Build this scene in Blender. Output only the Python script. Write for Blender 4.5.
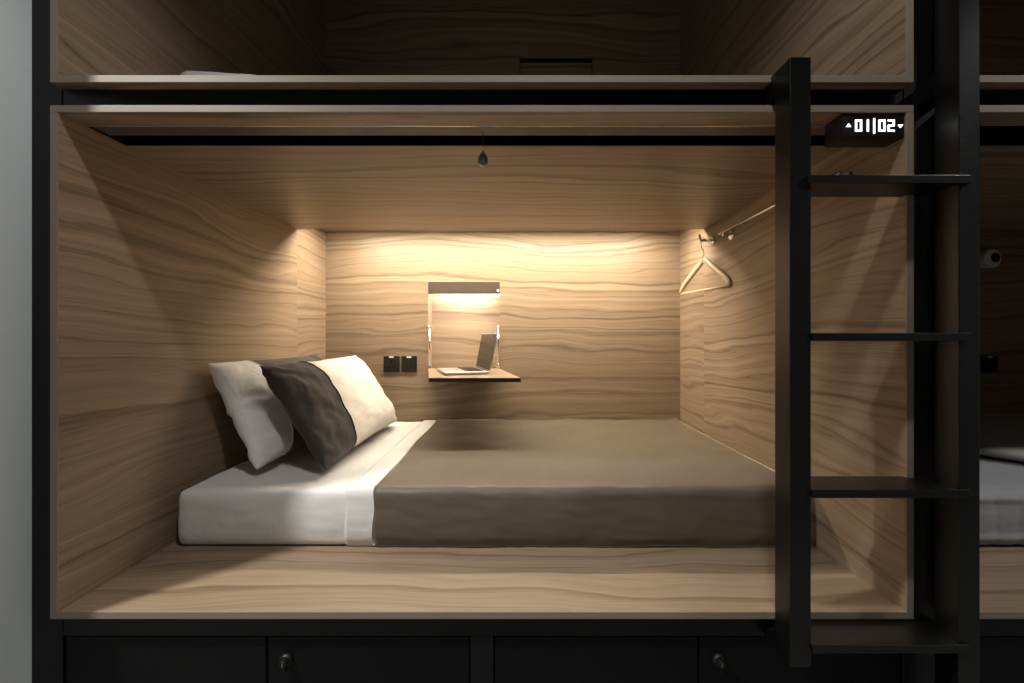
import bpy, bmesh, math, random
from mathutils import Vector, noise, Matrix
random.seed(7)
for o in list(bpy.data.objects):
    bpy.data.objects.remove(o)
S = bpy.context.scene
C = S.collection
EYE = 1.113            # eye height; camera stands 1 m in front of the pods, 415 px focal length

# ------------------------------------------------------------------ camera
cd = bpy.data.cameras.new('camera'); cam = bpy.data.objects.new('camera', cd); C.objects.link(cam)
cam.location = (0, -1.0, EYE); cam.rotation_euler = (math.pi/2, 0, 0)
cd.sensor_width = 36; cd.lens = 415/1024*36; cd.clip_start = 0.02
cd.shift_x = -6/1024; cd.shift_y = -4.5/1024
S.camera = cam
# ------------------------------------------------------------------ world, lights, exposure
w = bpy.data.worlds.new('world'); S.world = w; w.use_nodes = True
w.node_tree.nodes['Background'].inputs[0].default_value = (0.8, 0.9, 1, 1)
w.node_tree.nodes['Background'].inputs[1].default_value = 0.006
S.view_settings.view_transform = 'Standard'; S.view_settings.look = 'None'
S.view_settings.exposure = 0.0; S.view_settings.gamma = 1; S.view_settings.use_curve_mapping = False
DOWN = (1.0, 0.985, 0.96)
LED_COL = (1.0, 0.89, 0.71)
LED_POWER = 98.0
def downlight(x, y, power, size=100, blend=.45, radius=.06):
    l = bpy.data.lights.new('downlight', 'SPOT'); l.energy = power; l.color = DOWN
    l.spot_size = math.radians(size); l.spot_blend = blend; l.shadow_soft_size = radius
    o = bpy.data.objects.new('downlight', l); C.objects.link(o); o.location = (x, y, 3.15)
    return o
downlight(-2.04, -.93, 430, 120, .6)
downlight(0.15, -.93, 80, 128, .4)
downlight(2.9, -.93, 130, 120, .5)

# ------------------------------------------------------------------ helpers
ORG = {}
def org(p):
    return ORG.get(p.name, Vector((0, 0, 0))) if p else Vector((0, 0, 0))
def link(name, me, mat, parent=None):
    o = bpy.data.objects.new(name, me); C.objects.link(o)
    if mat is not None:
        me.materials.append(mat)
    if parent:
        o.parent = parent; ORG[o.name] = org(parent)
        if parent.name not in LOCAL:
            off = org(parent)
            if off.length > 0: me.transform(Matrix.Translation(-off))
        else:
            LOCAL.add(o.name)
    return o
LOCAL = set()
def thing(name, label, cat, loc=(0, 0, 0), group=None, rotz=0, local=False):
    o = bpy.data.objects.new(name, None); C.objects.link(o); o.location = loc; o.rotation_euler = (0, 0, rotz)
    o.empty_display_size = .05
    o['label'] = label; o['category'] = cat
    if group: o['group'] = group
    ORG[o.name] = Vector(loc)
    if local: LOCAL.add(o.name)
    return o
def tag(o, label, cat, group=None):
    o['label'] = label; o['category'] = cat
    if group: o['group'] = group
    return o
def bm_box(bm, a, b):
    x0, x1 = sorted((a[0], b[0])); y0, y1 = sorted((a[1], b[1])); z0, z1 = sorted((a[2], b[2]))
    v = [bm.verts.new(p) for p in ((x0,y0,z0),(x1,y0,z0),(x1,y1,z0),(x0,y1,z0),(x0,y0,z1),(x1,y0,z1),(x1,y1,z1),(x0,y1,z1))]
    for f in ((0,3,2,1),(4,5,6,7),(0,1,5,4),(1,2,6,5),(2,3,7,6),(3,0,4,7)):
        bm.faces.new([v[i] for i in f])
def finish(bm, smooth=False):
    me = bpy.data.meshes.new('mesh'); bmesh.ops.recalc_face_normals(bm, faces=bm.faces)
    bm.to_mesh(me); bm.free()
    if smooth:
        for p in me.polygons: p.use_smooth = True
    return me
def box(name, x, y, z, mat, parent=None, bevel=0.0015, seg=2):
    bm = bmesh.new(); bm_box(bm, (x[0], y[0], z[0]), (x[1], y[1], z[1]))
    if bevel: bmesh.ops.bevel(bm, geom=list(bm.edges), offset=bevel, segments=seg, affect='EDGES', profile=.5)
    return link(name, finish(bm), mat, parent)
def boxes(name, lst, mat, parent=None):
    bm = bmesh.new()
    for x, y, z in lst: bm_box(bm, (x[0], y[0], z[0]), (x[1], y[1], z[1]))
    return link(name, finish(bm), mat, parent)
def prism(name, pts, axis, a, b, mat, parent=None, bevel=0):
    """polygon pts (2-D) swept along axis from a to b; axis x -> pts are (y,z), y -> (x,z), z -> (x,y)"""
    bm = bmesh.new()
    def P(p, t): return {'x': (t, p[0], p[1]), 'y': (p[0], t, p[1]), 'z': (p[0], p[1], t)}[axis]
    A = [bm.verts.new(P(p, a)) for p in pts]; B = [bm.verts.new(P(p, b)) for p in pts]
    bm.faces.new(A); bm.faces.new(B[::-1]); n = len(pts)
    for i in range(n): bm.faces.new((A[i], B[i], B[(i+1) % n], A[(i+1) % n]))
    if bevel:
        bmesh.ops.recalc_face_normals(bm, faces=bm.faces)
        bmesh.ops.bevel(bm, geom=list(bm.edges), offset=bevel, segments=2, affect='EDGES')
    return link(name, finish(bm), mat, parent)
def tube_bm(bm, pts, rad, n=12, flat=None, up=(0, 0, 1)):
    """sweep a circle (or ellipse rad x flat) along pts"""
    pts = [Vector(p) for p in pts]; rings = []
    for i, p in enumerate(pts):
        t = (pts[min(i+1, len(pts)-1)] - pts[max(i-1, 0)]).normalized()
        u = Vector(up)
        if abs(t.dot(u)) > .95: u = Vector((1, 0, 0)) if abs(t.x) < .9 else Vector((0, 1, 0))
        s = t.cross(u).normalized(); q = s.cross(t).normalized()
        r = rad[i] if isinstance(rad, (list, tuple)) else rad
        f = (flat[i] if isinstance(flat, (list, tuple)) else flat) if flat else r
        rings.append([bm.verts.new(p + s*math.cos(2*math.pi*k/n)*f + q*math.sin(2*math.pi*k/n)*r) for k in range(n)])
    for a, b in zip(rings, rings[1:]):
        for k in range(n): bm.faces.new((a[k], a[(k+1) % n], b[(k+1) % n], b[k]))
    bm.faces.new(rings[0][::-1]); bm.faces.new(rings[-1])
def tube(name, pts, rad, mat, parent=None, n=12, flat=None, up=(0, 0, 1)):
    bm = bmesh.new(); tube_bm(bm, pts, rad, n, flat, up)
    return link(name, finish(bm, True), mat, parent)
def lathe(name, prof, base, axis, mat, parent=None, n=28):
    """prof: list of (radius, height) along axis vector from base"""
    ax = Vector(axis).normalized(); base = Vector(base)
    u = ax.cross(Vector((0, 0, 1)) if abs(ax.z) < .9 else Vector((1, 0, 0))).normalized(); v = ax.cross(u)
    bm = bmesh.new(); rings = []
    for r, h in prof:
        rings.append([bm.verts.new(base + ax*h + (u*math.cos(2*math.pi*k/n) + v*math.sin(2*math.pi*k/n))*max(r, 1e-4)) for k in range(n)])
    for a, b in zip(rings, rings[1:]):
        for k in range(n): bm.faces.new((a[k], a[(k+1) % n], b[(k+1) % n], b[k]))
    bm.faces.new(rings[0][::-1]); bm.faces.new(rings[-1])
    me = finish(bm, False)
    return link(name, me, mat, parent)

# ------------------------------------------------------------------ materials
def newmat(name):
    m = bpy.data.materials.new(name); m.use_nodes = True
    return m, m.node_tree.nodes, m.node_tree.links, m.node_tree.nodes['Principled BSDF']
def plain(name, col, rough=.5, metal=0, bump=0, bscale=200, spec=.5, vary=0.0):
    m, N, L, B = newmat(name)
    B.inputs['Base Color'].default_value = (*col, 1); B.inputs['Roughness'].default_value = rough
    B.inputs['Metallic'].default_value = metal; B.inputs['Specular IOR Level'].default_value = spec
    if bump or vary:
        tc = N.new('ShaderNodeTexCoord'); n = N.new('ShaderNodeTexNoise'); n.inputs['Scale'].default_value = bscale
        n.inputs['Detail'].default_value = 4; L.new(tc.outputs['Object'], n.inputs['Vector'])
        if bump:
            b = N.new('ShaderNodeBump'); b.inputs['Strength'].default_value = bump; b.inputs['Distance'].default_value = .002
            L.new(n.outputs['Fac'], b.inputs['Height']); L.new(b.outputs['Normal'], B.inputs['Normal'])
        if vary:
            r = N.new('ShaderNodeMapRange'); r.inputs['To Min'].default_value = rough-vary; r.inputs['To Max'].default_value = rough+vary
            L.new(n.outputs['Fac'], r.inputs['Value']); L.new(r.outputs['Result'], B.inputs['Roughness'])
    return m
def emit(name, col, strength):
    m, N, L, B = newmat(name)
    B.inputs['Base Color'].default_value = (*col, 1)
    B.inputs['Emission Color'].default_value = (*col, 1); B.inputs['Emission Strength'].default_value = strength
    return m
def wood(name, along):
    """walnut laminate: irregular contour bands running along one axis, with fine pores"""
    m, N, L, B = newmat(name)
    def math_(op, a, b=None):
        n = N.new('ShaderNodeMath'); n.operation = op
        for i, v in enumerate((a, b)):
            if v is None: continue
            if isinstance(v, (int, float)): n.inputs[i].default_value = v
            else: L.new(v, n.inputs[i])
        return n.outputs[0]
    tc = N.new('ShaderNodeTexCoord'); oi = N.new('ShaderNodeObjectInfo'); sep = N.new('ShaderNodeSeparateXYZ')
    L.new(tc.outputs['Object'], sep.inputs[0])
    x, y, z = sep.outputs
    if along == 'X': al, ac = x, math_('ADD', y, z)
    elif along == 'Y': al, ac = y, math_('ADD', x, z)
    rnd = math_('MULTIPLY', oi.outputs['Random'], 17.0)
    def noise3(sa, sc, scale, detail, off=0.0, rough=.5):
        cb = N.new('ShaderNodeCombineXYZ')
        L.new(math_('ADD', math_('MULTIPLY', al, sa), rnd), cb.inputs[0]); L.new(math_('MULTIPLY', ac, sc), cb.inputs[1])
        L.new(math_('ADD', rnd, off), cb.inputs[2])
        n = N.new('ShaderNodeTexNoise'); n.inputs['Scale'].default_value = scale; n.inputs['Detail'].default_value = detail
        n.inputs['Roughness'].default_value = rough
        L.new(cb.outputs[0], n.inputs['Vector']); return n.outputs['Fac']
    warp = noise3(.75, 2.6, 1.0, 2.0)
    warp2 = noise3(2.2, 8.0, 1.0, 2.0, 5.0)
    t = math_('ADD', math_('MULTIPLY', ac, 30.0), math_('ADD', math_('MULTIPLY', warp, 8.5), math_('MULTIPLY', warp2, 2.2)))
    t = math_('ADD', t, rnd)
    n1 = N.new('ShaderNodeTexNoise'); n1.noise_dimensions = '1D'; n1.inputs['Scale'].default_value = 1.0
    n1.inputs['Detail'].default_value = 6.0; n1.inputs['Roughness'].default_value = .68
    L.new(t, n1.inputs['W'])
    pores = noise3(5.0, 260.0, 1.0, 3.0, 2.0)
    broad = noise3(.6, 2.2, 1.0, 1.0, 9.0)
    ramp = N.new('ShaderNodeValToRGB'); e = ramp.color_ramp.elements
    e[0].position = .25; e[0].color = (.105, .069, .043, 1); e[1].position = .78; e[1].color = (.345, .254, .168, 1)
    a = e.new(.37); a.color = (.178, .122, .077, 1)
    b = e.new(.46); b.color = (.248, .175, .113, 1)
    f = math_('ADD', n1.outputs['Fac'], math_('MULTIPLY', math_('SUBTRACT', pores, .5), .30))
    f = math_('ADD', f, math_('MULTIPLY', math_('SUBTRACT', broad, .5), .10))
    L.new(f, ramp.inputs['Fac']); L.new(ramp.outputs['Color'], B.inputs['Base Color'])
    B.inputs['Roughness'].default_value = .42; B.inputs['Specular IOR Level'].default_value = .4
    bp = N.new('ShaderNodeBump'); bp.inputs['Strength'].default_value = .12; bp.inputs['Distance'].default_value = .001
    L.new(f, bp.inputs['Height']); L.new(bp.outputs['Normal'], B.inputs['Normal'])
    return m
def fabric(name, col, rough=.85, sheen=.2, scale=900, spec=.3, wrinkle=.35):
    m, N, L, B = newmat(name)
    tc = N.new('ShaderNodeTexCoord')
    n = N.new('ShaderNodeTexNoise'); n.inputs['Scale'].default_value = scale; n.inputs['Detail'].default_value = 2
    n2 = N.new('ShaderNodeTexNoise'); n2.inputs['Scale'].default_value = 11; n2.inputs['Detail'].default_value = 4
    n2.inputs['Distortion'].default_value = .6
    for q in (n, n2): L.new(tc.outputs['Object'], q.inputs['Vector'])
    b2 = N.new('ShaderNodeBump'); b2.inputs['Strength'].default_value = wrinkle; b2.inputs['Distance'].default_value = .012
    L.new(n2.outputs['Fac'], b2.inputs['Height'])
    b = N.new('ShaderNodeBump'); b.inputs['Strength'].default_value = .12; b.inputs['Distance'].default_value = .001
    L.new(n.outputs['Fac'], b.inputs['Height']); L.new(b2.outputs['Normal'], b.inputs['Normal']); L.new(b.outputs['Normal'], B.inputs['Normal'])
    B.inputs['Base Color'].default_value = (*col, 1); B.inputs['Roughness'].default_value = rough
    B.inputs['Specular IOR Level'].default_value = spec
    B.inputs['Sheen Weight'].default_value = sheen; B.inputs['Sheen Roughness'].default_value = .4
    return m
WX = wood('walnut_laminate_lengthwise', 'X'); WY = wood('walnut_laminate_depthwise', 'Y')
EDGE = plain('edge_band', (.25, .20, .15), .5, bump=.1, bscale=120)
STEEL = plain('black_painted_steel', (.003, .003, .0033), .36, bump=.05, bscale=60, vary=.06, spec=.3)
LADDER = plain('black_ladder_paint', (.0035, .0034, .0033), .36, bump=.06, bscale=90, vary=.06)
LOCKER = plain('black_locker_paint', (.0035, .0035, .0035), .5, bump=.04, bscale=80, spec=.18)
SLOT = plain('dark_slot', (.004, .0035, .003), .9, spec=.1)
KNOB = plain('grey_knob', (.16, .155, .15), .3, metal=.4)
ALU = plain('brushed_aluminium', (.10, .088, .076), .5, metal=.3, vary=.06, bscale=50)
CHROME = plain('chrome', (.75, .73, .70), .14, metal=1)
SILVER = plain('laptop_silver', (.62, .60, .57), .36, metal=.85)
BLACKP = plain('black_plastic', (.010, .009, .008), .4, spec=.25)
SCREEN = plain('laptop_glass', (.014, .012, .010), .15, spec=.3)
WHITEP = plain('white_plastic', (.7, .7, .68), .4)
HANG = plain('pale_hanger_wood', (.56, .42, .27), .4, bump=.1, bscale=60)
SHEET = fabric('white_cotton', (.68, .665, .64), sheen=.1)
PIL = fabric('off_white_cotton', (.62, .585, .53), sheen=.1, wrinkle=.25)
BROWN = fabric('charcoal_brown_cotton', (.048, .040, .035), .8, sheen=.15, wrinkle=.6)
PILW = fabric('white_pillow_cotton', (.76, .74, .71), sheen=.1, wrinkle=.9)
BLANKET = fabric('taupe_satin_cover', (.105, .082, .058), .50, sheen=1.0, spec=.5, wrinkle=.08)
BLANKET.node_tree.nodes['Principled BSDF'].inputs['Sheen Roughness'].default_value = .28
BLANKET.node_tree.nodes['Principled BSDF'].inputs['Sheen Tint'].default_value = (1, .88, .70, 1)
TICK = fabric('mattress_ticking', (.27, .27, .28), sheen=.1)
GREYB = fabric('grey_blanket', (.30, .285, .26), sheen=.2)
DARKW = plain('dark_painted_wall', (.15, .147, .144), .7)
PLASTER = plain('grey_plaster', (.74, .79, .79), .8, bump=.25, bscale=35)
CEILM = plain('dark_ceiling_paint', (.10, .10, .10), .8)
FLOORM = plain('grey_vinyl_floor', (.17, .165, .16), .5, bump=.1, bscale=60)
LEDM = emit('led_strip_light', LED_COL, LED_POWER)
LEDN = emit('niche_led_light', (1, .96, .90), 250)
LEDOFF = plain('led_strip_unlit', (.6, .58, .5), .5)
GLYPH = emit('display_glyph_light', (1, 1, 1), 2.5)

# ------------------------------------------------------------------ the room
def struct(o):
    o['kind'] = 'structure'; return o
struct(box('floor', (-3.2, 4.6), (-2.3, 1.62), (-.05, 0), FLOORM, bevel=0))
struct(box('ceiling', (-3.2, 4.6), (-2.3, 1.62), (3.2, 3.25), CEILM, bevel=0))
struct(box('wall_back', (-3.2, 4.6), (1.56, 1.62), (0, 3.2), PLASTER, bevel=0))
struct(box('wall_front', (-3.2, 4.6), (-2.3, -2.24), (0, 3.2), DARKW, bevel=0))
struct(box('wall_right', (4.5, 4.6), (-2.24, 1.56), (0, 3.2), PLASTER, bevel=0))
struct(box('wall_left', (-3.2, -1.2065), (-.17, 1.56), (0, 3.2), PLASTER, bevel=.003))

# ------------------------------------------------------------------ sleeping pods
XL, XR = -1.111, .937      # inner faces of the side panels
TH = .017
YC, YB = 1.09, 1.405       # rear edge of ceiling board, back panel
H = 1.205
MIR = 1.994                # mirrored neighbour: x -> MIR - x
def pod(label, z0, mir, lit, niche):
    T = (lambda x: MIR - x) if mir else (lambda x: x)
    xs = lambda a, b: tuple(sorted((T(a), T(b))))
    cx = T((XL+XR)/2)
    p = thing('sleeping_pod', label, 'sleeping pod', (cx, YB/2, z0-TH), 'wood-lined sleeping pods')
    zc = z0 + H; zt = zc + .070
    E = .004
    box('floor_panel', xs(XL-TH, XR+TH), (E, YB+TH), (z0-TH, z0), WX, p, .0008)
    for a, b in ((XL-TH, XL), (XR, XR+TH)):
        box('side_panel', xs(a, b), (E, YC-.001), (z0, zc+TH), WY, p, .0008)
        s = (a, b-.002) if a < 0 else (a+.002, b)
        box('rear_side_panel', xs(*s), (YC+.001, YB), (z0, zt), WY, p, .0008)
    # ceiling: front strip, blind slot, main board
    box('ceiling_strip', xs(XL, XR), (E, .066), (zc, zc+TH), WX, p, .0008)
    box('ceiling_panel', xs(XL, XR), (.178, YC), (zc, zc+TH), WX, p, .0008)
    boxes('blind_slot', [(xs(XL, XR), (.058, .064), (zc+TH, zt-.004)), (xs(XL, XR), (.180, .186), (zc+TH, zt-.004)),
                         (xs(XL, XR), (.058, .186), (zt-.004, zt)),
                         (xs(XL, XR), (.1755, .1778), (zc+.0005, zc+TH)), (xs(XL-.004, XL+.002), (.066, .178), (zc+.0005, zt-.004)), (xs(XR-.002, XR+.004), (.066, .178), (zc+.0005, zt-.004))], SLOT, p)
    box('cove_top', xs(XL, XR), (.19, YB), (zt-.004, zt), WX, p, 0)
    # front edge bands
    box('edge_band', xs(XL-TH, XR+TH), (0, E), (z0-TH, z0), EDGE, p, .0008)
    box('edge_band', xs(XL-TH, XR+TH), (0, E), (zc, zc+TH), EDGE, p, .0008)
    box('edge_band', xs(XL-TH, XL), (0, E), (z0, zc), EDGE, p, .0008)
    box('edge_band', xs(XR, XR+TH), (0, E), (z0, zc), EDGE, p, .0008)
    # back panel with an opening for the niche
    nx0, nx1 = niche; nz0, nz1 = z0+.462, z0+.982
    if lit:
        boxes('back_panel', [(xs(XL-TH, nx0), (YB, YB+TH), (z0, zt)), (xs(nx1, XR+TH), (YB, YB+TH), (z0, zt)),
                             (xs(nx0, nx1), (YB, YB+TH), (z0, nz0)), (xs(nx0, nx1), (YB, YB+TH), (nz1, zt))], WX, p)
        d = .115
        boxes('niche', [(xs(nx0-.01, nx0), (YB+TH, YB+d), (nz0, nz1)), (xs(nx1, nx1+.01), (YB+TH, YB+d), (nz0, nz1)),
                        (xs(nx0-.01, nx1+.01), (YB+d, YB+d+.008), (nz0-.01, nz1+.01)),
                        (xs(nx0-.01, nx1+.01), (YB+TH, YB+d), (nz0-.01, nz0)), (xs(nx0-.01, nx1+.01), (YB+TH, YB+d), (nz1, nz1+.01))], WX, p)
        f = box('niche_fascia', xs(nx0+.001, nx1-.001), (YB+.004, YB+.014), (nz1-.068, nz1+.0005), BROWNW, p, .0008)
        f['label'] = 'dark brown strip across the top of the niche'
        b = lathe('niche_switch', [(.007, 0), (.007, .004), (.005, .006), (.001, .0065)], (nx1-.012, YB+.004, nz1-.05), (0, -1, 0), WHITEP, f)
        box('niche_light', xs(nx0+.03, nx1-.03), (YB+.024, YB+.036), (nz1-.012, nz1-.004), LEDN, p, .0005)
    else:
        box('back_panel', xs(XL-TH, XR+TH), (YB, YB+TH), (z0, zt), WX, p, 0)
    # light strip tucked in the cove above the rear edge of the ceiling
    ls = box('led_strip', xs(XL+.14, XR-.14), (1.109, 1.179), (zt-.009, zt-.007), LEDM if lit else LEDOFF, p, 0)
    box('led_mount', xs(XL+.138, XR-.138), (1.1065, 1.1815), (zt-.0068, zt-.004), WHITEP, p, 0)
    if lit: ls['label'] = 'warm white light strip in the ceiling cove'
    return p
BROWNW = plain('dark_stained_strip', (.05, .032, .021), .5, bump=.1, bscale=60)
Z1, Z2 = .45, 1.744
NICHE = (-.5216, -.1043)
pod('lit lower sleeping pod with warm cove light around the made taupe bed', Z1, False, True, NICHE)
pod('unlit upper sleeping pod above the made taupe bed', Z2, False, False, (.01, .43))
pod('dark lower neighbouring sleeping pod at the right edge behind the ladder', Z1, True, False, (.01, .43))
pod('dark upper neighbouring sleeping pod at the top right corner', Z2, True, False, (.01, .43))

# folded-up desk in the upper pod
t = thing('fold_down_desk', 'closed fold-down desk flush in the dark upper pod back wall', 'desk', (.22, YB, Z2+.45), 'fold-down wall desks')
box('desk_panel', (.014, .426), (YB-.006, YB-.0005), (Z2+.47, Z2+.955), WX, t, .001)
box('finger_slot', (.010, .430), (YB-.002, YB-.0003), (Z2+.955, Z2+.982), SLOT, t, 0)
box('frame_line', (.010, .013), (YB-.003, YB-.0003), (Z2+.47, Z2+.955), SLOT, t, 0)
box('frame_line', (.427, .430), (YB-.003, YB-.0003), (Z2+.47, Z2+.955), SLOT, t, 0)

# ------------------------------------------------------------------ black steel bunk frame
fr = thing('bunk_frame', 'black steel bunk frame of posts and beams around the wooden pods', 'bunk frame', (0, .06, 0))
YF0, YF1 = .028, .088
for a, b in ((-1.2055, -1.1285), (.9545, 1.0385), (3.124, 3.20)):
    box('post', (a, b), (YF0, YF1), (0, 3.16), STEEL, fr, .002)
G = .0006
for a, b in ((-1.1285+G, .9545-G), (1.0385+G, 3.124-G)):
    box('beam', (a, b), (YF0+.001, YF0+.03), (1.6725, 1.7265), STEEL, fr, .001)
    box('bottom_rail', (a, b), (YF0+.001, YF1), (.372, .4325), STEEL, fr, .001)
    box('plinth_rail', (a, b), (YF0+.001, YF1), (0, .05), STEEL, fr, .001)
    box('top_beam', (a, b), (YF0+.001, YF1), (2.967, 3.05), STEEL, fr, .001)
for x in (-.0895, 2.08):
    box('locker_mullion', (x-.0285, x+.0285), (YF0+.001, YF1), (.0505, .3715), STEEL, fr, .001)

# lockers under the pods
def locker(x0, x1, lock_x, label, nmir=False):
    t = thing('locker', label, 'locker', ((x0+x1)/2, .3, 0.001), 'black lockers under the pods')
    box('body', (x0+.003, x1-.003), (.052, .55), (.056, .366), LOCKER, t, .001)
    d = box('door', (x0+.002, x1-.002), (.032, .0515), (.0535, .3685), LOCKER, t, .002)
    if lock_x is not None:
        lk = lathe('lock', [(.0, .0), (.016, .0), (.016, .006), (.013, .010), (.009, .0105), (.009, .018), (.007, .020), (.001, .0205)], (lock_x, .032, .312), (0, -1, 0), BLACKP, d)
        box('key_slot', (lock_x-.0015, lock_x+.0015), (.0110, .0116), (.307, .317), KNOB, d, 0)
        box('lock_lever', (lock_x-.004, lock_x+.004), (.016, .024), (.290, .304), STEEL, d, .001)
    return t
locker(-1.127, -.6245, None, 'leftmost black locker front under the head of the lit pod')
locker(-.6235, -.119, -.575, 'black locker with round lock, second from left under the lit pod')
locker(-.060, .4485, None, 'plain black locker just right of the middle under the lit pod')
locker(.4495, .953, .498, 'black locker with round lock behind the ladder foot')
locker(1.040, 2.050, None, 'black locker under the neighbouring pod at bottom right corner')

# ------------------------------------------------------------------ ladder
ld = thing('ladder', 'black steel bunk ladder with four flat treads and one tall stile', 'ladder', (.82, -.045, 0))
YS0, YS1 = -.074, -.019
SL, SR = (.607, .654), (.984, 1.031)
box('stile', SL, (YS0, YS1), (.376, 1.738), LADDER, ld, .0015)
box('stile', SR, (YS0, YS1), (0, 2.62), LADDER, ld, .0015)
for s in (SL, SR):
    prism('fixing_arm', [(YS1, 1.738), (-.0015, 1.738), (-.0015, 1.7255), (YF0, 1.7255), (YF0, 1.680), (YS1, 1.680)], 'x', s[0]+.001, s[1]-.001, LADDER, ld, .001)
    prism('fixing_arm', [(YS1, .408), (YF0, .408), (YF0, .380), (YS1, .380)], 'x', s[0]+.001, s[1]-.001, LADDER, ld, .001)
for zt in (1.472, 1.122, .774, .430):
    tr = box('tread', (SL[1]+.0005, SR[0]-.0005), (YS0-.004, .012 if zt > .5 else -.0015), (zt-.018, zt), LADDER, ld, .0015)
    box('tread_lip', (SL[1]-.011 if zt > 1.3 else SL[1]-.001, SR[0]+.020), (YS0-.007, YS0-.0005), (zt-.018, zt), LADDER, tr, .001)

# ------------------------------------------------------------------ number display
sg = thing('number_display', 'black display box with glowing white numbers 01 and 02 and arrows', 'display', (.859, .03, 1.597))
hb = box('housing', (.783, .9355), (.0045, .060), (1.596, 1.6535), BLACKP, sg, .0015)
def px(a): return (a-518)/415*1.004
def pz(b): return EYE-(b-337)/415*1.004
def glyph(name, rects=None, tri=None):
    bm = bmesh.new()
    for r in rects or []: bm_box(bm, (px(r[0]), .0030, pz(r[1])), (px(r[2]), .0048, pz(r[3])))
    if tri:
        A = [bm.verts.new((px(a), .0030, pz(b))) for a, b in tri]; B = [bm.verts.new((px(a), .0048, pz(b))) for a, b in tri]
        bm.faces.new(A); bm.faces.new(B[::-1])
        for i in range(3): bm.faces.new((A[i], B[i], B[(i+1) % 3], A[(i+1) % 3]))
    o = link(name, finish(bm), GLYPH, hb); return o
def zero(x):
    return [(x, 119.8, x+1.6, 131.4), (x+5, 119.8, x+6.6, 131.4), (x+1.6, 119.8, x+5, 121.2), (x+1.6, 130, x+5, 131.4)]
glyph('digit_zero', zero(855.2)); glyph('digit_one', [(867, 119.8, 868.6, 131.4)])
glyph('divider_bar', [(873.4, 118.4, 874.8, 133.6)])
glyph('digit_zero', zero(878.6))
glyph('digit_two', [(887.8, 119.8, 894.4, 121.2), (892.8, 121.2, 894.4, 124.9), (887.8, 124.9, 894.4, 126.3), (887.8, 126.3, 889.4, 130), (887.8, 130, 894.4, 131.4)])
glyph('up_arrow', tri=[(846, 126.8), (851, 126.8), (848.5, 123.6)]); glyph('down_arrow', tri=[(897.9, 124.8), (902.9, 124.8), (900.4, 127.9)])

# ------------------------------------------------------------------ roller blind rolled up in its slot
zc1 = Z1 + H
rb = thing('roller_blind', 'rolled-up blind rail along the lit pod ceiling with a pull cord', 'blind', (-.087, .1, zc1+.003))
r = box('bottom_rail', (XL+.004, XR-.004), (.0665, .124), (zc1+.003, zc1+.03), ALU, rb, .002)
box('front_lip', (XL+.004, XR-.004), (.0655, .0695), (zc1-.001, zc1+.004), CHROME, r, .0008)
tube('pull_cord', [(-.0925, .100, zc1+.004), (-.0925, .100, zc1-.050)], .0009, ALU, rb, 8)
lathe('pull_knob', [(.002, .0), (.004, .004), (.009, .010), (.0125, .018), (.013, .024), (.010, .031), (.004, .035), (.001, .0355)], (-.0925, .100, zc1-.050), (0, 0, -1), KNOB, rb, 20)
bm = bmesh.new(); tube_bm(bm, [(-.0925+.0125*math.cos(a), .098, zc1-.077+.0125*math.sin(a)) for a in [i*math.pi*2/24 for i in range(25)]], .0018, 8, up=(0, 1, 0))
link('pull_ring', finish(bm, True), CHROME, rb)

# ------------------------------------------------------------------ fold-down desk, laptop, sockets
zs = .931
dk = thing('fold_down_desk', 'open fold-down wooden desk carrying the laptop below the lit niche', 'desk', (-.31, YB, zs-.02), 'fold-down wall desks')
prism('desk_panel', [(-.5195, YB-.001), (-.1065, YB-.001), (.012, .845), (-.396, .845)], 'z', zs-.017, zs, WX, dk, .001)
prism('front_edge', [(-.396, .845), (.012, .845), (.0128, .839), (-.3955, .839)], 'z', zs-.018, zs, BROWNW, dk)
for x in (-.512, -.114):
    st = tube('stay', [(x, YB-.008, zs+.012), (x, YB-.008, zs+.24)], .0055, CHROME, dk, 12)
    lathe('stay_pivot', [(.009, 0), (.009, .010), (.002, .011)], (x-.0055, YB-.008, zs+.24), (1, 0, 0), CHROME, st, 16)
    box('stay_bracket', (x-.010, x+.010), (YB-.018, YB-.001), (zs, zs+.016), CHROME, st, .001)

th = math.radians(18.7)
lp = thing('laptop', 'open silver laptop with dark screen on the fold-down desk', 'laptop', (-.142, 1.02, zs+.0005), rotz=th, local=True)
bs = box('base', (-.212, 0), (0, .296), (.002, .015), SILVER, lp, .004, 3)
box('keyboard', (-.105, -.018), (.018, .278), (.0148, .0155), BLACKP, bs, .0003)
ky = []
for i in range(5):
    for j in range(14):
        a = -.103+i*.0168; b = .021+j*.0182
        ky.append(((a, a+.0145), (b, b+.0158), (.0155, .0168)))
boxes('keys', ky, BLACKP, bs)
box('trackpad', (-.190, -.120), (.098, .198), (.0146, .0153), plain('trackpad_grey', (.45, .44, .42), .35, metal=.5), bs, .0003)
tube('hinge', [(.001, .03, .012), (.001, .266, .012)], .006, BLACKP, lp, 12)
a = math.radians(11)
def lidbox(name, x0, x1, y0, y1, h0, h1, mat, parent, bevel):
    o = box(name, (x0, x1), (y0, y1), (h0, h1), mat, parent, bevel, 3)
    o.data.transform(Matrix.Translation((.002, 0, .014)) @ Matrix.Rotation(a, 4, 'Y')); return o
li = lidbox('lid', 0, .007, 0, .296, 0, .191, SILVER, lp, .0025)
lidbox('screen', -.0006, .0005, .004, .292, .006, .187, SCREEN, li, .0003)
for a_ in (-.20, -.02):
    for b_ in (.02, .26): box('rubber_foot', (a_, a_+.01), (b_, b_+.015), (0, .0022), BLACKP, lp, .0005)

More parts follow.
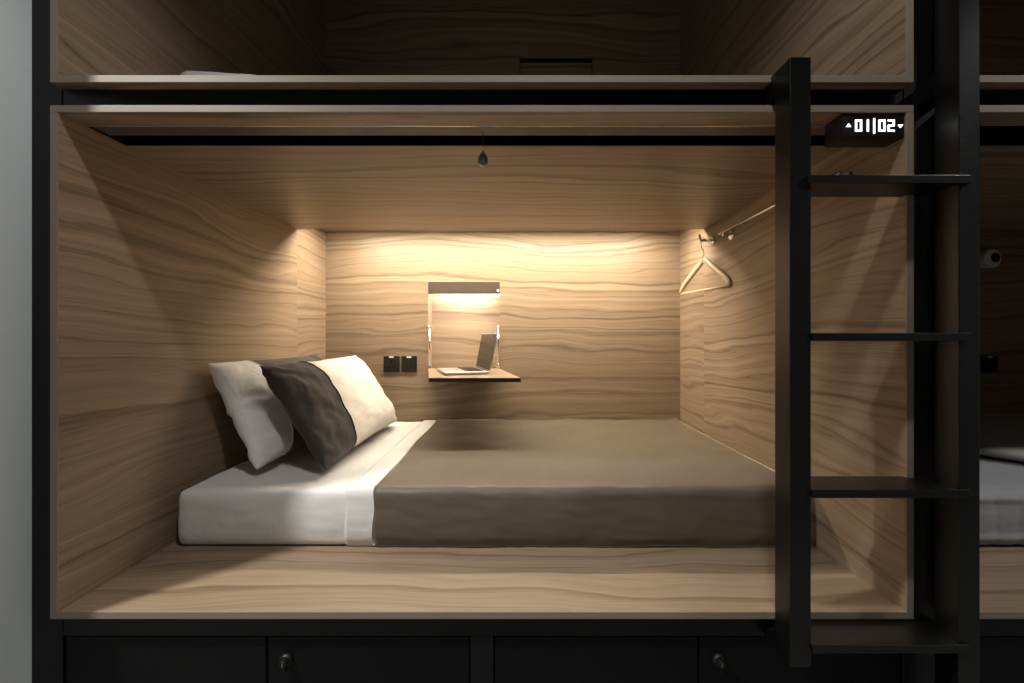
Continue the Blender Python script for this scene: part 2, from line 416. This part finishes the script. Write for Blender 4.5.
def socket(x0, x1, kind, label, T=lambda x: x):
    a, b = sorted((T(x0), T(x1))); zc = .9565; xc = (a+b)/2; hh = .0465
    t = thing('wall_socket', label, 'socket', (xc, YB, zc-hh), 'black wall sockets')
    pl = box('face_plate', (a, b), (YB-.010, YB-.0003), (zc-hh, zc+hh), BLACKP, t, .002)
    if kind == 'power':
        box('pin_hole', (xc-.004, xc+.004), (YB-.0106, YB-.0098), (zc+.004, zc+.022), SLOT, pl, 0)
        for s in (-1, 1): box('pin_hole', (xc+s*.014-.005, xc+s*.014+.005), (YB-.0106, YB-.0098), (zc-.020, zc-.012), SLOT, pl, 0)
        box('rocker_switch', (xc+.018, xc+.036), (YB-.014, YB-.0098), (zc+.010, zc+.034), BLACKP, t, .0015)
    else:
        for s in (-1, 1): box('rocker_switch', (xc+s*.018-.015, xc+s*.018+.015), (YB-.014, YB-.0098), (zc-.024, zc+.024), BLACKP, t, .0015)
    box('label_tab', (xc-.013, xc+.013), (YB-.0112, YB-.0098), (zc+.036, zc+.045), WHITEP, t, .0004)
    return t
socket(-.777, -.685, 'power', 'black square wall socket nearer the pillows')
socket(-.673, -.585, 'switch', 'black square switch plate nearer the fold-down desk')
M_ = lambda x: MIR - x
socket(-.777, -.685, 'power', 'black square wall socket in the dark neighbouring pod, right one', M_)
socket(-.673, -.585, 'switch', 'black square switch plate in the dark neighbouring pod, left one', M_)

# reading lamp in the neighbouring pod
rl = thing('reading_lamp', 'round white reading lamp on back wall of the dark neighbouring pod', 'lamp', (2.66, YB, 1.56))
lathe('wall_plate', [(.001, 0), (.045, 0), (.045, .008), (.040, .012), (.001, .0125)], (2.66, YB-.0003, 1.555), (0, -1, 0), WHITEP, rl)
hd = lathe('lamp_head', [(.001, 0), (.040, .0), (.050, .02), (.054, .060), (.050, .066), (.030, .067), (.001, .067)], (2.66, YB-.012, 1.555), (.12, -1, .0), WHITEP, rl)
lathe('lens_ring', [(.026, .0), (.026, .006), (.019, .007), (.017, .002), (.001, .002)], (2.674, YB-.0785, 1.558), (.12, -1, 0), BLACKP, hd)

# ------------------------------------------------------------------ towel rail, hook, hanger on right wall
hr = thing('hanging_rail', 'slim chrome rail along the right wall of the lit pod', 'rail', (.9, .5, 1.55))
XW = XR
tube('rod', [(.897, .155, 1.572), (.897, .850, 1.572)], .005, CHROME, hr, 14)
for y in (.18, .818):
    f = lathe('wall_flange', [(.001, 0), (.023, 0), (.023, .004), (.018, .007), (.007, .008), (.0065, .040), (.001, .041)], (XW-.0003, y, 1.562), (-1, 0, 0), CHROME, hr)
hk = thing('wall_hook', 'chrome wall hook holding the wooden hanger', 'hook', (.92, .97, 1.55))
lathe('back_plate', [(.001, 0), (.020, 0), (.020, .004), (.016, .007), (.001, .0075)], (XW-.0003, .992, 1.576), (-1, 0, 0), CHROME, hk)
tube('prong', [(XW-.004, .992, 1.576), (.905, .992, 1.575), (.886, .992, 1.574), (.877, .992, 1.578), (.873, .992, 1.588), (.872, .992, 1.604)], [.0055, .0055, .0055, .0055, .0055, .0045], CHROME, hk, 12)

hg = thing('clothes_hanger', 'pale wooden clothes hanger on hook by right pod wall', 'hanger', (.885, .965, 1.33))
cx, cy = .889, .985; dv = Vector((.045, -.165, 0)).normalized(); HW = .172
def hp(s, z): return (cx+dv.x*s, cy+dv.y*s, z)
for sgn in (1, -1):
    pts = []
    for i in range(13):
        q = i/12
        zz = 1.486 - .130*q
        pts.append(hp(sgn*q*HW, zz - (.012*max(0, q-.85)/.15)))
    tube('shoulder', pts, [.0155-.004*i/12 for i in range(13)], HANG, hg, 12, flat=[.0075+.003*i/12 for i in range(13)], up=(0, 0, 1))
tube('trouser_bar', [hp(-HW+.004, 1.337), hp(HW-.004, 1.337)], .0058, HANG, hg, 12)
hook = [hp(0, 1.485), hp(0, 1.522), hp(-.004, 1.534), hp(-.016, 1.545)]
for i in range(9):
    aa = math.radians(215 - i*27); hook.append(hp(-.004+.0165*math.cos(aa), 1.566+.0165*math.sin(aa)))
tube('hook', hook, .0018, CHROME, hg, 8)

# ------------------------------------------------------------------ bedding
def fbm(p, s): return noise.fractal(Vector(p)*s, 1.0, 2.0, 3)
def rounded_block(x, y, z, r, n, fn=None):
    """box surface lattice projected to a rounded box"""
    nx, ny, nz = n; idx = {}; V = []; F = []
    def vid(i, j, k):
        if (i, j, k) in idx: return idx[(i, j, k)]
        p = Vector((x[0]+(x[1]-x[0])*i/nx, y[0]+(y[1]-y[0])*j/ny, z[0]+(z[1]-z[0])*k/nz))
        q = Vector((min(max(p.x, x[0]+r), x[1]-r), min(max(p.y, y[0]+r), y[1]-r), min(max(p.z, z[0]+r), z[1]-r)))
        d = p-q
        if d.length > 1e-6: d.normalize(); p = q + d*r
        else: d = Vector((0, 0, 1))
        if fn: p = p + fn(p, d)
        idx[(i, j, k)] = len(V); V.append(p); return idx[(i, j, k)]
    for i in range(nx):
        for j in range(ny):
            F.append((vid(i, j, 0), vid(i, j+1, 0), vid(i+1, j+1, 0), vid(i+1, j, 0))); F.append((vid(i, j, nz), vid(i+1, j, nz), vid(i+1, j+1, nz), vid(i, j+1, nz)))
    for i in range(nx):
        for k in range(nz):
            F.append((vid(i, 0, k), vid(i+1, 0, k), vid(i+1, 0, k+1), vid(i, 0, k+1))); F.append((vid(i, ny, k), vid(i, ny, k+1), vid(i+1, ny, k+1), vid(i+1, ny, k)))
    for j in range(ny):
        for k in range(nz):
            F.append((vid(0, j, k), vid(0, j, k+1), vid(0, j+1, k+1), vid(0, j+1, k))); F.append((vid(nx, j, k), vid(nx, j+1, k), vid(nx, j+1, k+1), vid(nx, j, k+1)))
    me = bpy.data.meshes.new('mesh'); me.from_pydata([tuple(v) for v in V], [], F); me.update()
    for p in me.polygons: p.use_smooth = True
    return me
MT = .178
BY0, BY1 = .308, 1.392
def sheet_fn(z0):
    def fn(p, d):
        h = min(1, max(0, (p.z-z0)/.05))
        a = fbm((p.x*1.0, p.y*1.0, p.z*1.2), 7)*.0035 + fbm((p.x*.5, p.y, p.z*3), 16)*.0016
        return Vector((d.x*a*h, d.y*a*h - .006*math.sin(max(0, min(1, (p.z-z0)/MT))*math.pi)*(d.y < -.3), d.z*a*(d.z > 0)))
    return fn
m1 = link('mattress', rounded_block((-1.078, .905), (BY0, BY1), (Z1+.0005, Z1+MT), .022, (110, 54, 14), sheet_fn(Z1)), SHEET)
tag(m1, 'mattress in a white fitted sheet under the two pillows in the lit pod', 'mattress', 'pod mattresses')

def cover(name, x0, x1, off, nx, mat, thick=.005, y1=BY1-.004, z0=Z1, wob=.004, zend=.004, mt=MT, seed=0.0, skew=0.0):
    """cloth following the mattress top, over the rounded front edge and down the front face"""
    prof = []; r = .020+off; yf, zt_ = BY0-off, z0+mt+off
    for i in range(30): prof.append((y1+(yf+r-y1)*i/29, zt_, 0, 1))
    for i in range(1, 8):
        a = math.pi/2*i/8; prof.append((yf+r-r*math.sin(a), zt_-r+r*math.cos(a), -math.sin(a), math.cos(a)))
    nb = 16
    for i in range(nb+1):
        zz = zt_-r+(z0+zend-(zt_-r))*i/nb
        prof.append((yf-.006*math.sin(math.pi*i/nb)+ (.010*max(0, (i-nb+3)/3)), zz, -1, 0))
    V = []; F = []; m = len(prof)
    for i in range(nx+1):
        u = i/nx; xx = x0+(x1-x0)*u
        for j, (y, z, ny_, nz_) in enumerate(prof):
            fr_ = max(0, -ny_)
            a = fbm((xx*1.1+seed, y*1.1, z*1.5), 5)*wob + fbm((xx*.8+z*.9+seed, y*.6, z*2.4), 17)*wob*.45*(0.3+fr_)
            xs_ = xx + skew*(y-BY0)*(1 if j < 30 else 0)*(1-u)
            if i == 0: xs_ += .003*math.sin(j*.35)
            V.append((xs_, y+ny_*max(a, -off*.5), z+nz_*max(a, -off*.5)))
    for i in range(nx):
        for j in range(m-1): F.append((i*m+j, i*m+j+1, (i+1)*m+j+1, (i+1)*m+j))
    me = bpy.data.meshes.new('mesh'); me.from_pydata(V, [], F); me.update()
    bm = bmesh.new(); bm.from_mesh(me)
    bmesh.ops.recalc_face_normals(bm, faces=bm.faces)
    g = bmesh.ops.solidify(bm, geom=list(bm.faces), thickness=-thick if False else thick)
    bmesh.ops.recalc_face_normals(bm, faces=bm.faces); bm.to_mesh(me); bm.free()
    for p in me.polygons: p.use_smooth = True
    return link(name, me, mat)
tag(cover('folded_sheet', -.540, -.430, .0075, 14, SHEET, .003, wob=.002, seed=3), 'white top sheet folded back as a band along the taupe cover edge', 'sheet')
tag(cover('bed_cover', -.452, .908, .0125, 110, BLANKET, .004, wob=.004, seed=8, skew=-.01), 'smooth taupe bed cover spread over the lit pod mattress', 'bed cover')

# upper and neighbouring beds
def up_fn(p, d):
    v = sheet_fn(Z2)(p, d)
    if p.z > Z2+.1: v.z += .044*max(0, min(1, 1-(p.x+1.07)/.42))**.4
    return v
m2 = link('mattress', rounded_block((-1.078, .922), (BY0, BY1), (Z2+.0005, Z2+MT), .030, (70, 34, 8), up_fn), SHEET)
tag(m2, 'white mattress showing as a thin sliver on the upper pod floor', 'mattress', 'pod mattresses')
def quilt_fn(p, d):
    v = sheet_fn(Z1)(p, d)
    if d.y < -.3:
        v.y += .008*abs(math.sin(p.x*math.pi/.075))**.4*-1 + .003
        if abs(p.z-(Z1+.155)) < .01 or abs(p.z-(Z1+.03)) < .008: v.y -= .006
    return v
m3 = link('mattress', rounded_block((MIR-.922, MIR+1.078), (BY0, BY1), (Z1+.0005, Z1+MT), .024, (200, 40, 20), quilt_fn), TICK)
tag(m3, 'bare quilted pale grey mattress in the dark neighbouring pod', 'mattress', 'pod mattresses')
# grey blanket folded over the neighbour's mattress, front edge at an angle
V = []; F = []; nx, ny = 40, 24
for i in range(nx+1):
    for j in range(ny+1):
        xx = 1.20+(3.0-1.20)*i/nx; yf = .66-(xx-1.83)*2.1
        yf = max(.42, min(1.0, yf)); yy = yf+(1.385-yf)*j/ny
        zz = Z1+MT+.041+.012*fbm((xx, yy, 0), 4)+.012*math.sin(min(1, j/6)*math.pi/2)
        if j == 0: zz -= .008
        V.append((xx, yy, zz))
for i in range(nx):
    for j in range(ny): F.append((i*(ny+1)+j, (i+1)*(ny+1)+j, (i+1)*(ny+1)+j+1, i*(ny+1)+j+1))
me = bpy.data.meshes.new('mesh'); me.from_pydata(V, [], F); me.update()
bm = bmesh.new(); bm.from_mesh(me); bmesh.ops.recalc_face_normals(bm, faces=bm.faces)
bmesh.ops.solidify(bm, geom=list(bm.faces), thickness=.022); bmesh.ops.recalc_face_normals(bm, faces=bm.faces); bm.to_mesh(me); bm.free()
for p in me.polygons: p.use_smooth = True
tag(link('blanket', me, GREYB), 'grey blanket folded over the bare mattress in the neighbouring pod', 'blanket')

# pillows
def pillow(bot, top, y0, y1, thick, split, mats, label, seed, tw=0.0):
    """bot/top: (x,z) of lower and upper long edge; long axis along y from y0 (near) to y1"""
    bx, bz = bot; tx, tz = top
    L_ = y1-y0; hv = Vector((tx-bx, 0, tz-bz)); W_ = hv.length; hv.normalize()
    nrm = Vector((hv.z, 0, -hv.x))           # towards +x, up
    c0 = Vector(((bx+tx)/2, (y0+y1)/2, (bz+tz)/2))
    p = thing('pillow', label, 'pillow', (c0.x, c0.y, min(bz, tz)-.01), 'two-tone pillows')
    nu, nv = 84, 60
    def pt(i, j, side):
        u = -1+2*i/nu; v = -1+2*j/nv
        ue = math.copysign(abs(u)**.80, u); ve = math.copysign(abs(v)**.80, v)
        # pinched corners, slightly concave edges
        a = ue*(L_/2)*(1-.060*(1-ve*ve)**1.0); b = ve*(W_/2)*(1-.055*(1-ue*ue)**1.0)
        prof = max(0, (1-abs(ue)**2.8))**.5*max(0, (1-abs(ve)**2.8))**.5
        h = thick/2*prof
        wr = fbm((a+seed, b, side), 4)*.012*prof**.5 + fbm((a*.6+b*.5+seed, b*1.6, side*2), 9)*.006*prof**.4
        edge = 1-abs(ue)
        wr += .007*math.sin(b*38+a*20+9*fbm((a, b, seed), 5))*max(0, 1-edge*1.9)*prof**.45
        sag = -.020*(1-abs(ve))*0
        q = c0 + Vector((0, 1, 0))*a + hv*(b+sag) + nrm*(side*(h+wr*1.0*(1 if prof > 0 else 0)))
        q += nrm*tw*ue*ve
        return q
    ks = round(split*nu)
    def part(i0, i1, name, mat):
        V = []; F = []; idx = {}
        def vid(i, j, s):
            if i in (0, nu) or j in (0, nv): s = 1
            k = (i, j, s)
            if k not in idx: idx[k] = len(V); V.append(tuple(pt(i, j, s)))
            return idx[k]
        for s in (1, -1):
            for i in range(i0, i1):
                for j in range(nv):
                    f = (vid(i, j, s), vid(i+1, j, s), vid(i+1, j+1, s), vid(i, j+1, s))
                    F.append(f if s > 0 else f[::-1])
        me = bpy.data.meshes.new('mesh'); me.from_pydata(V, [], F); me.update()
        bm = bmesh.new(); bm.from_mesh(me); bmesh.ops.recalc_face_normals(bm, faces=bm.faces); bm.to_mesh(me); bm.free()
        for q in me.polygons: q.use_smooth = True
        return link(name, me, mat, p)
    e = part(0, ks, 'end_panel', mats[0]); part(ks, nu, 'main_panel', mats[1])
    loop = [pt(ks, j, 1)+nrm*.001 for j in range(nv+1)]
    tube('piping', loop, .0028, mats[2], e, 8)
    return p
pb = Z1+MT+.028
pillow((-.895, pb), (-1.065, pb+.368), .420, 1.20, .175, .25, (PILW, BROWN, PILW), 'pillow with white end and brown body leaning on the left wall', 1.3)
pillow((-.660, pb), (-.885, pb+.358), .420, 1.265, .165, .30, (BROWN, PIL, BROWN), 'pillow with dark brown end and cream body leaning in front', 7.7)
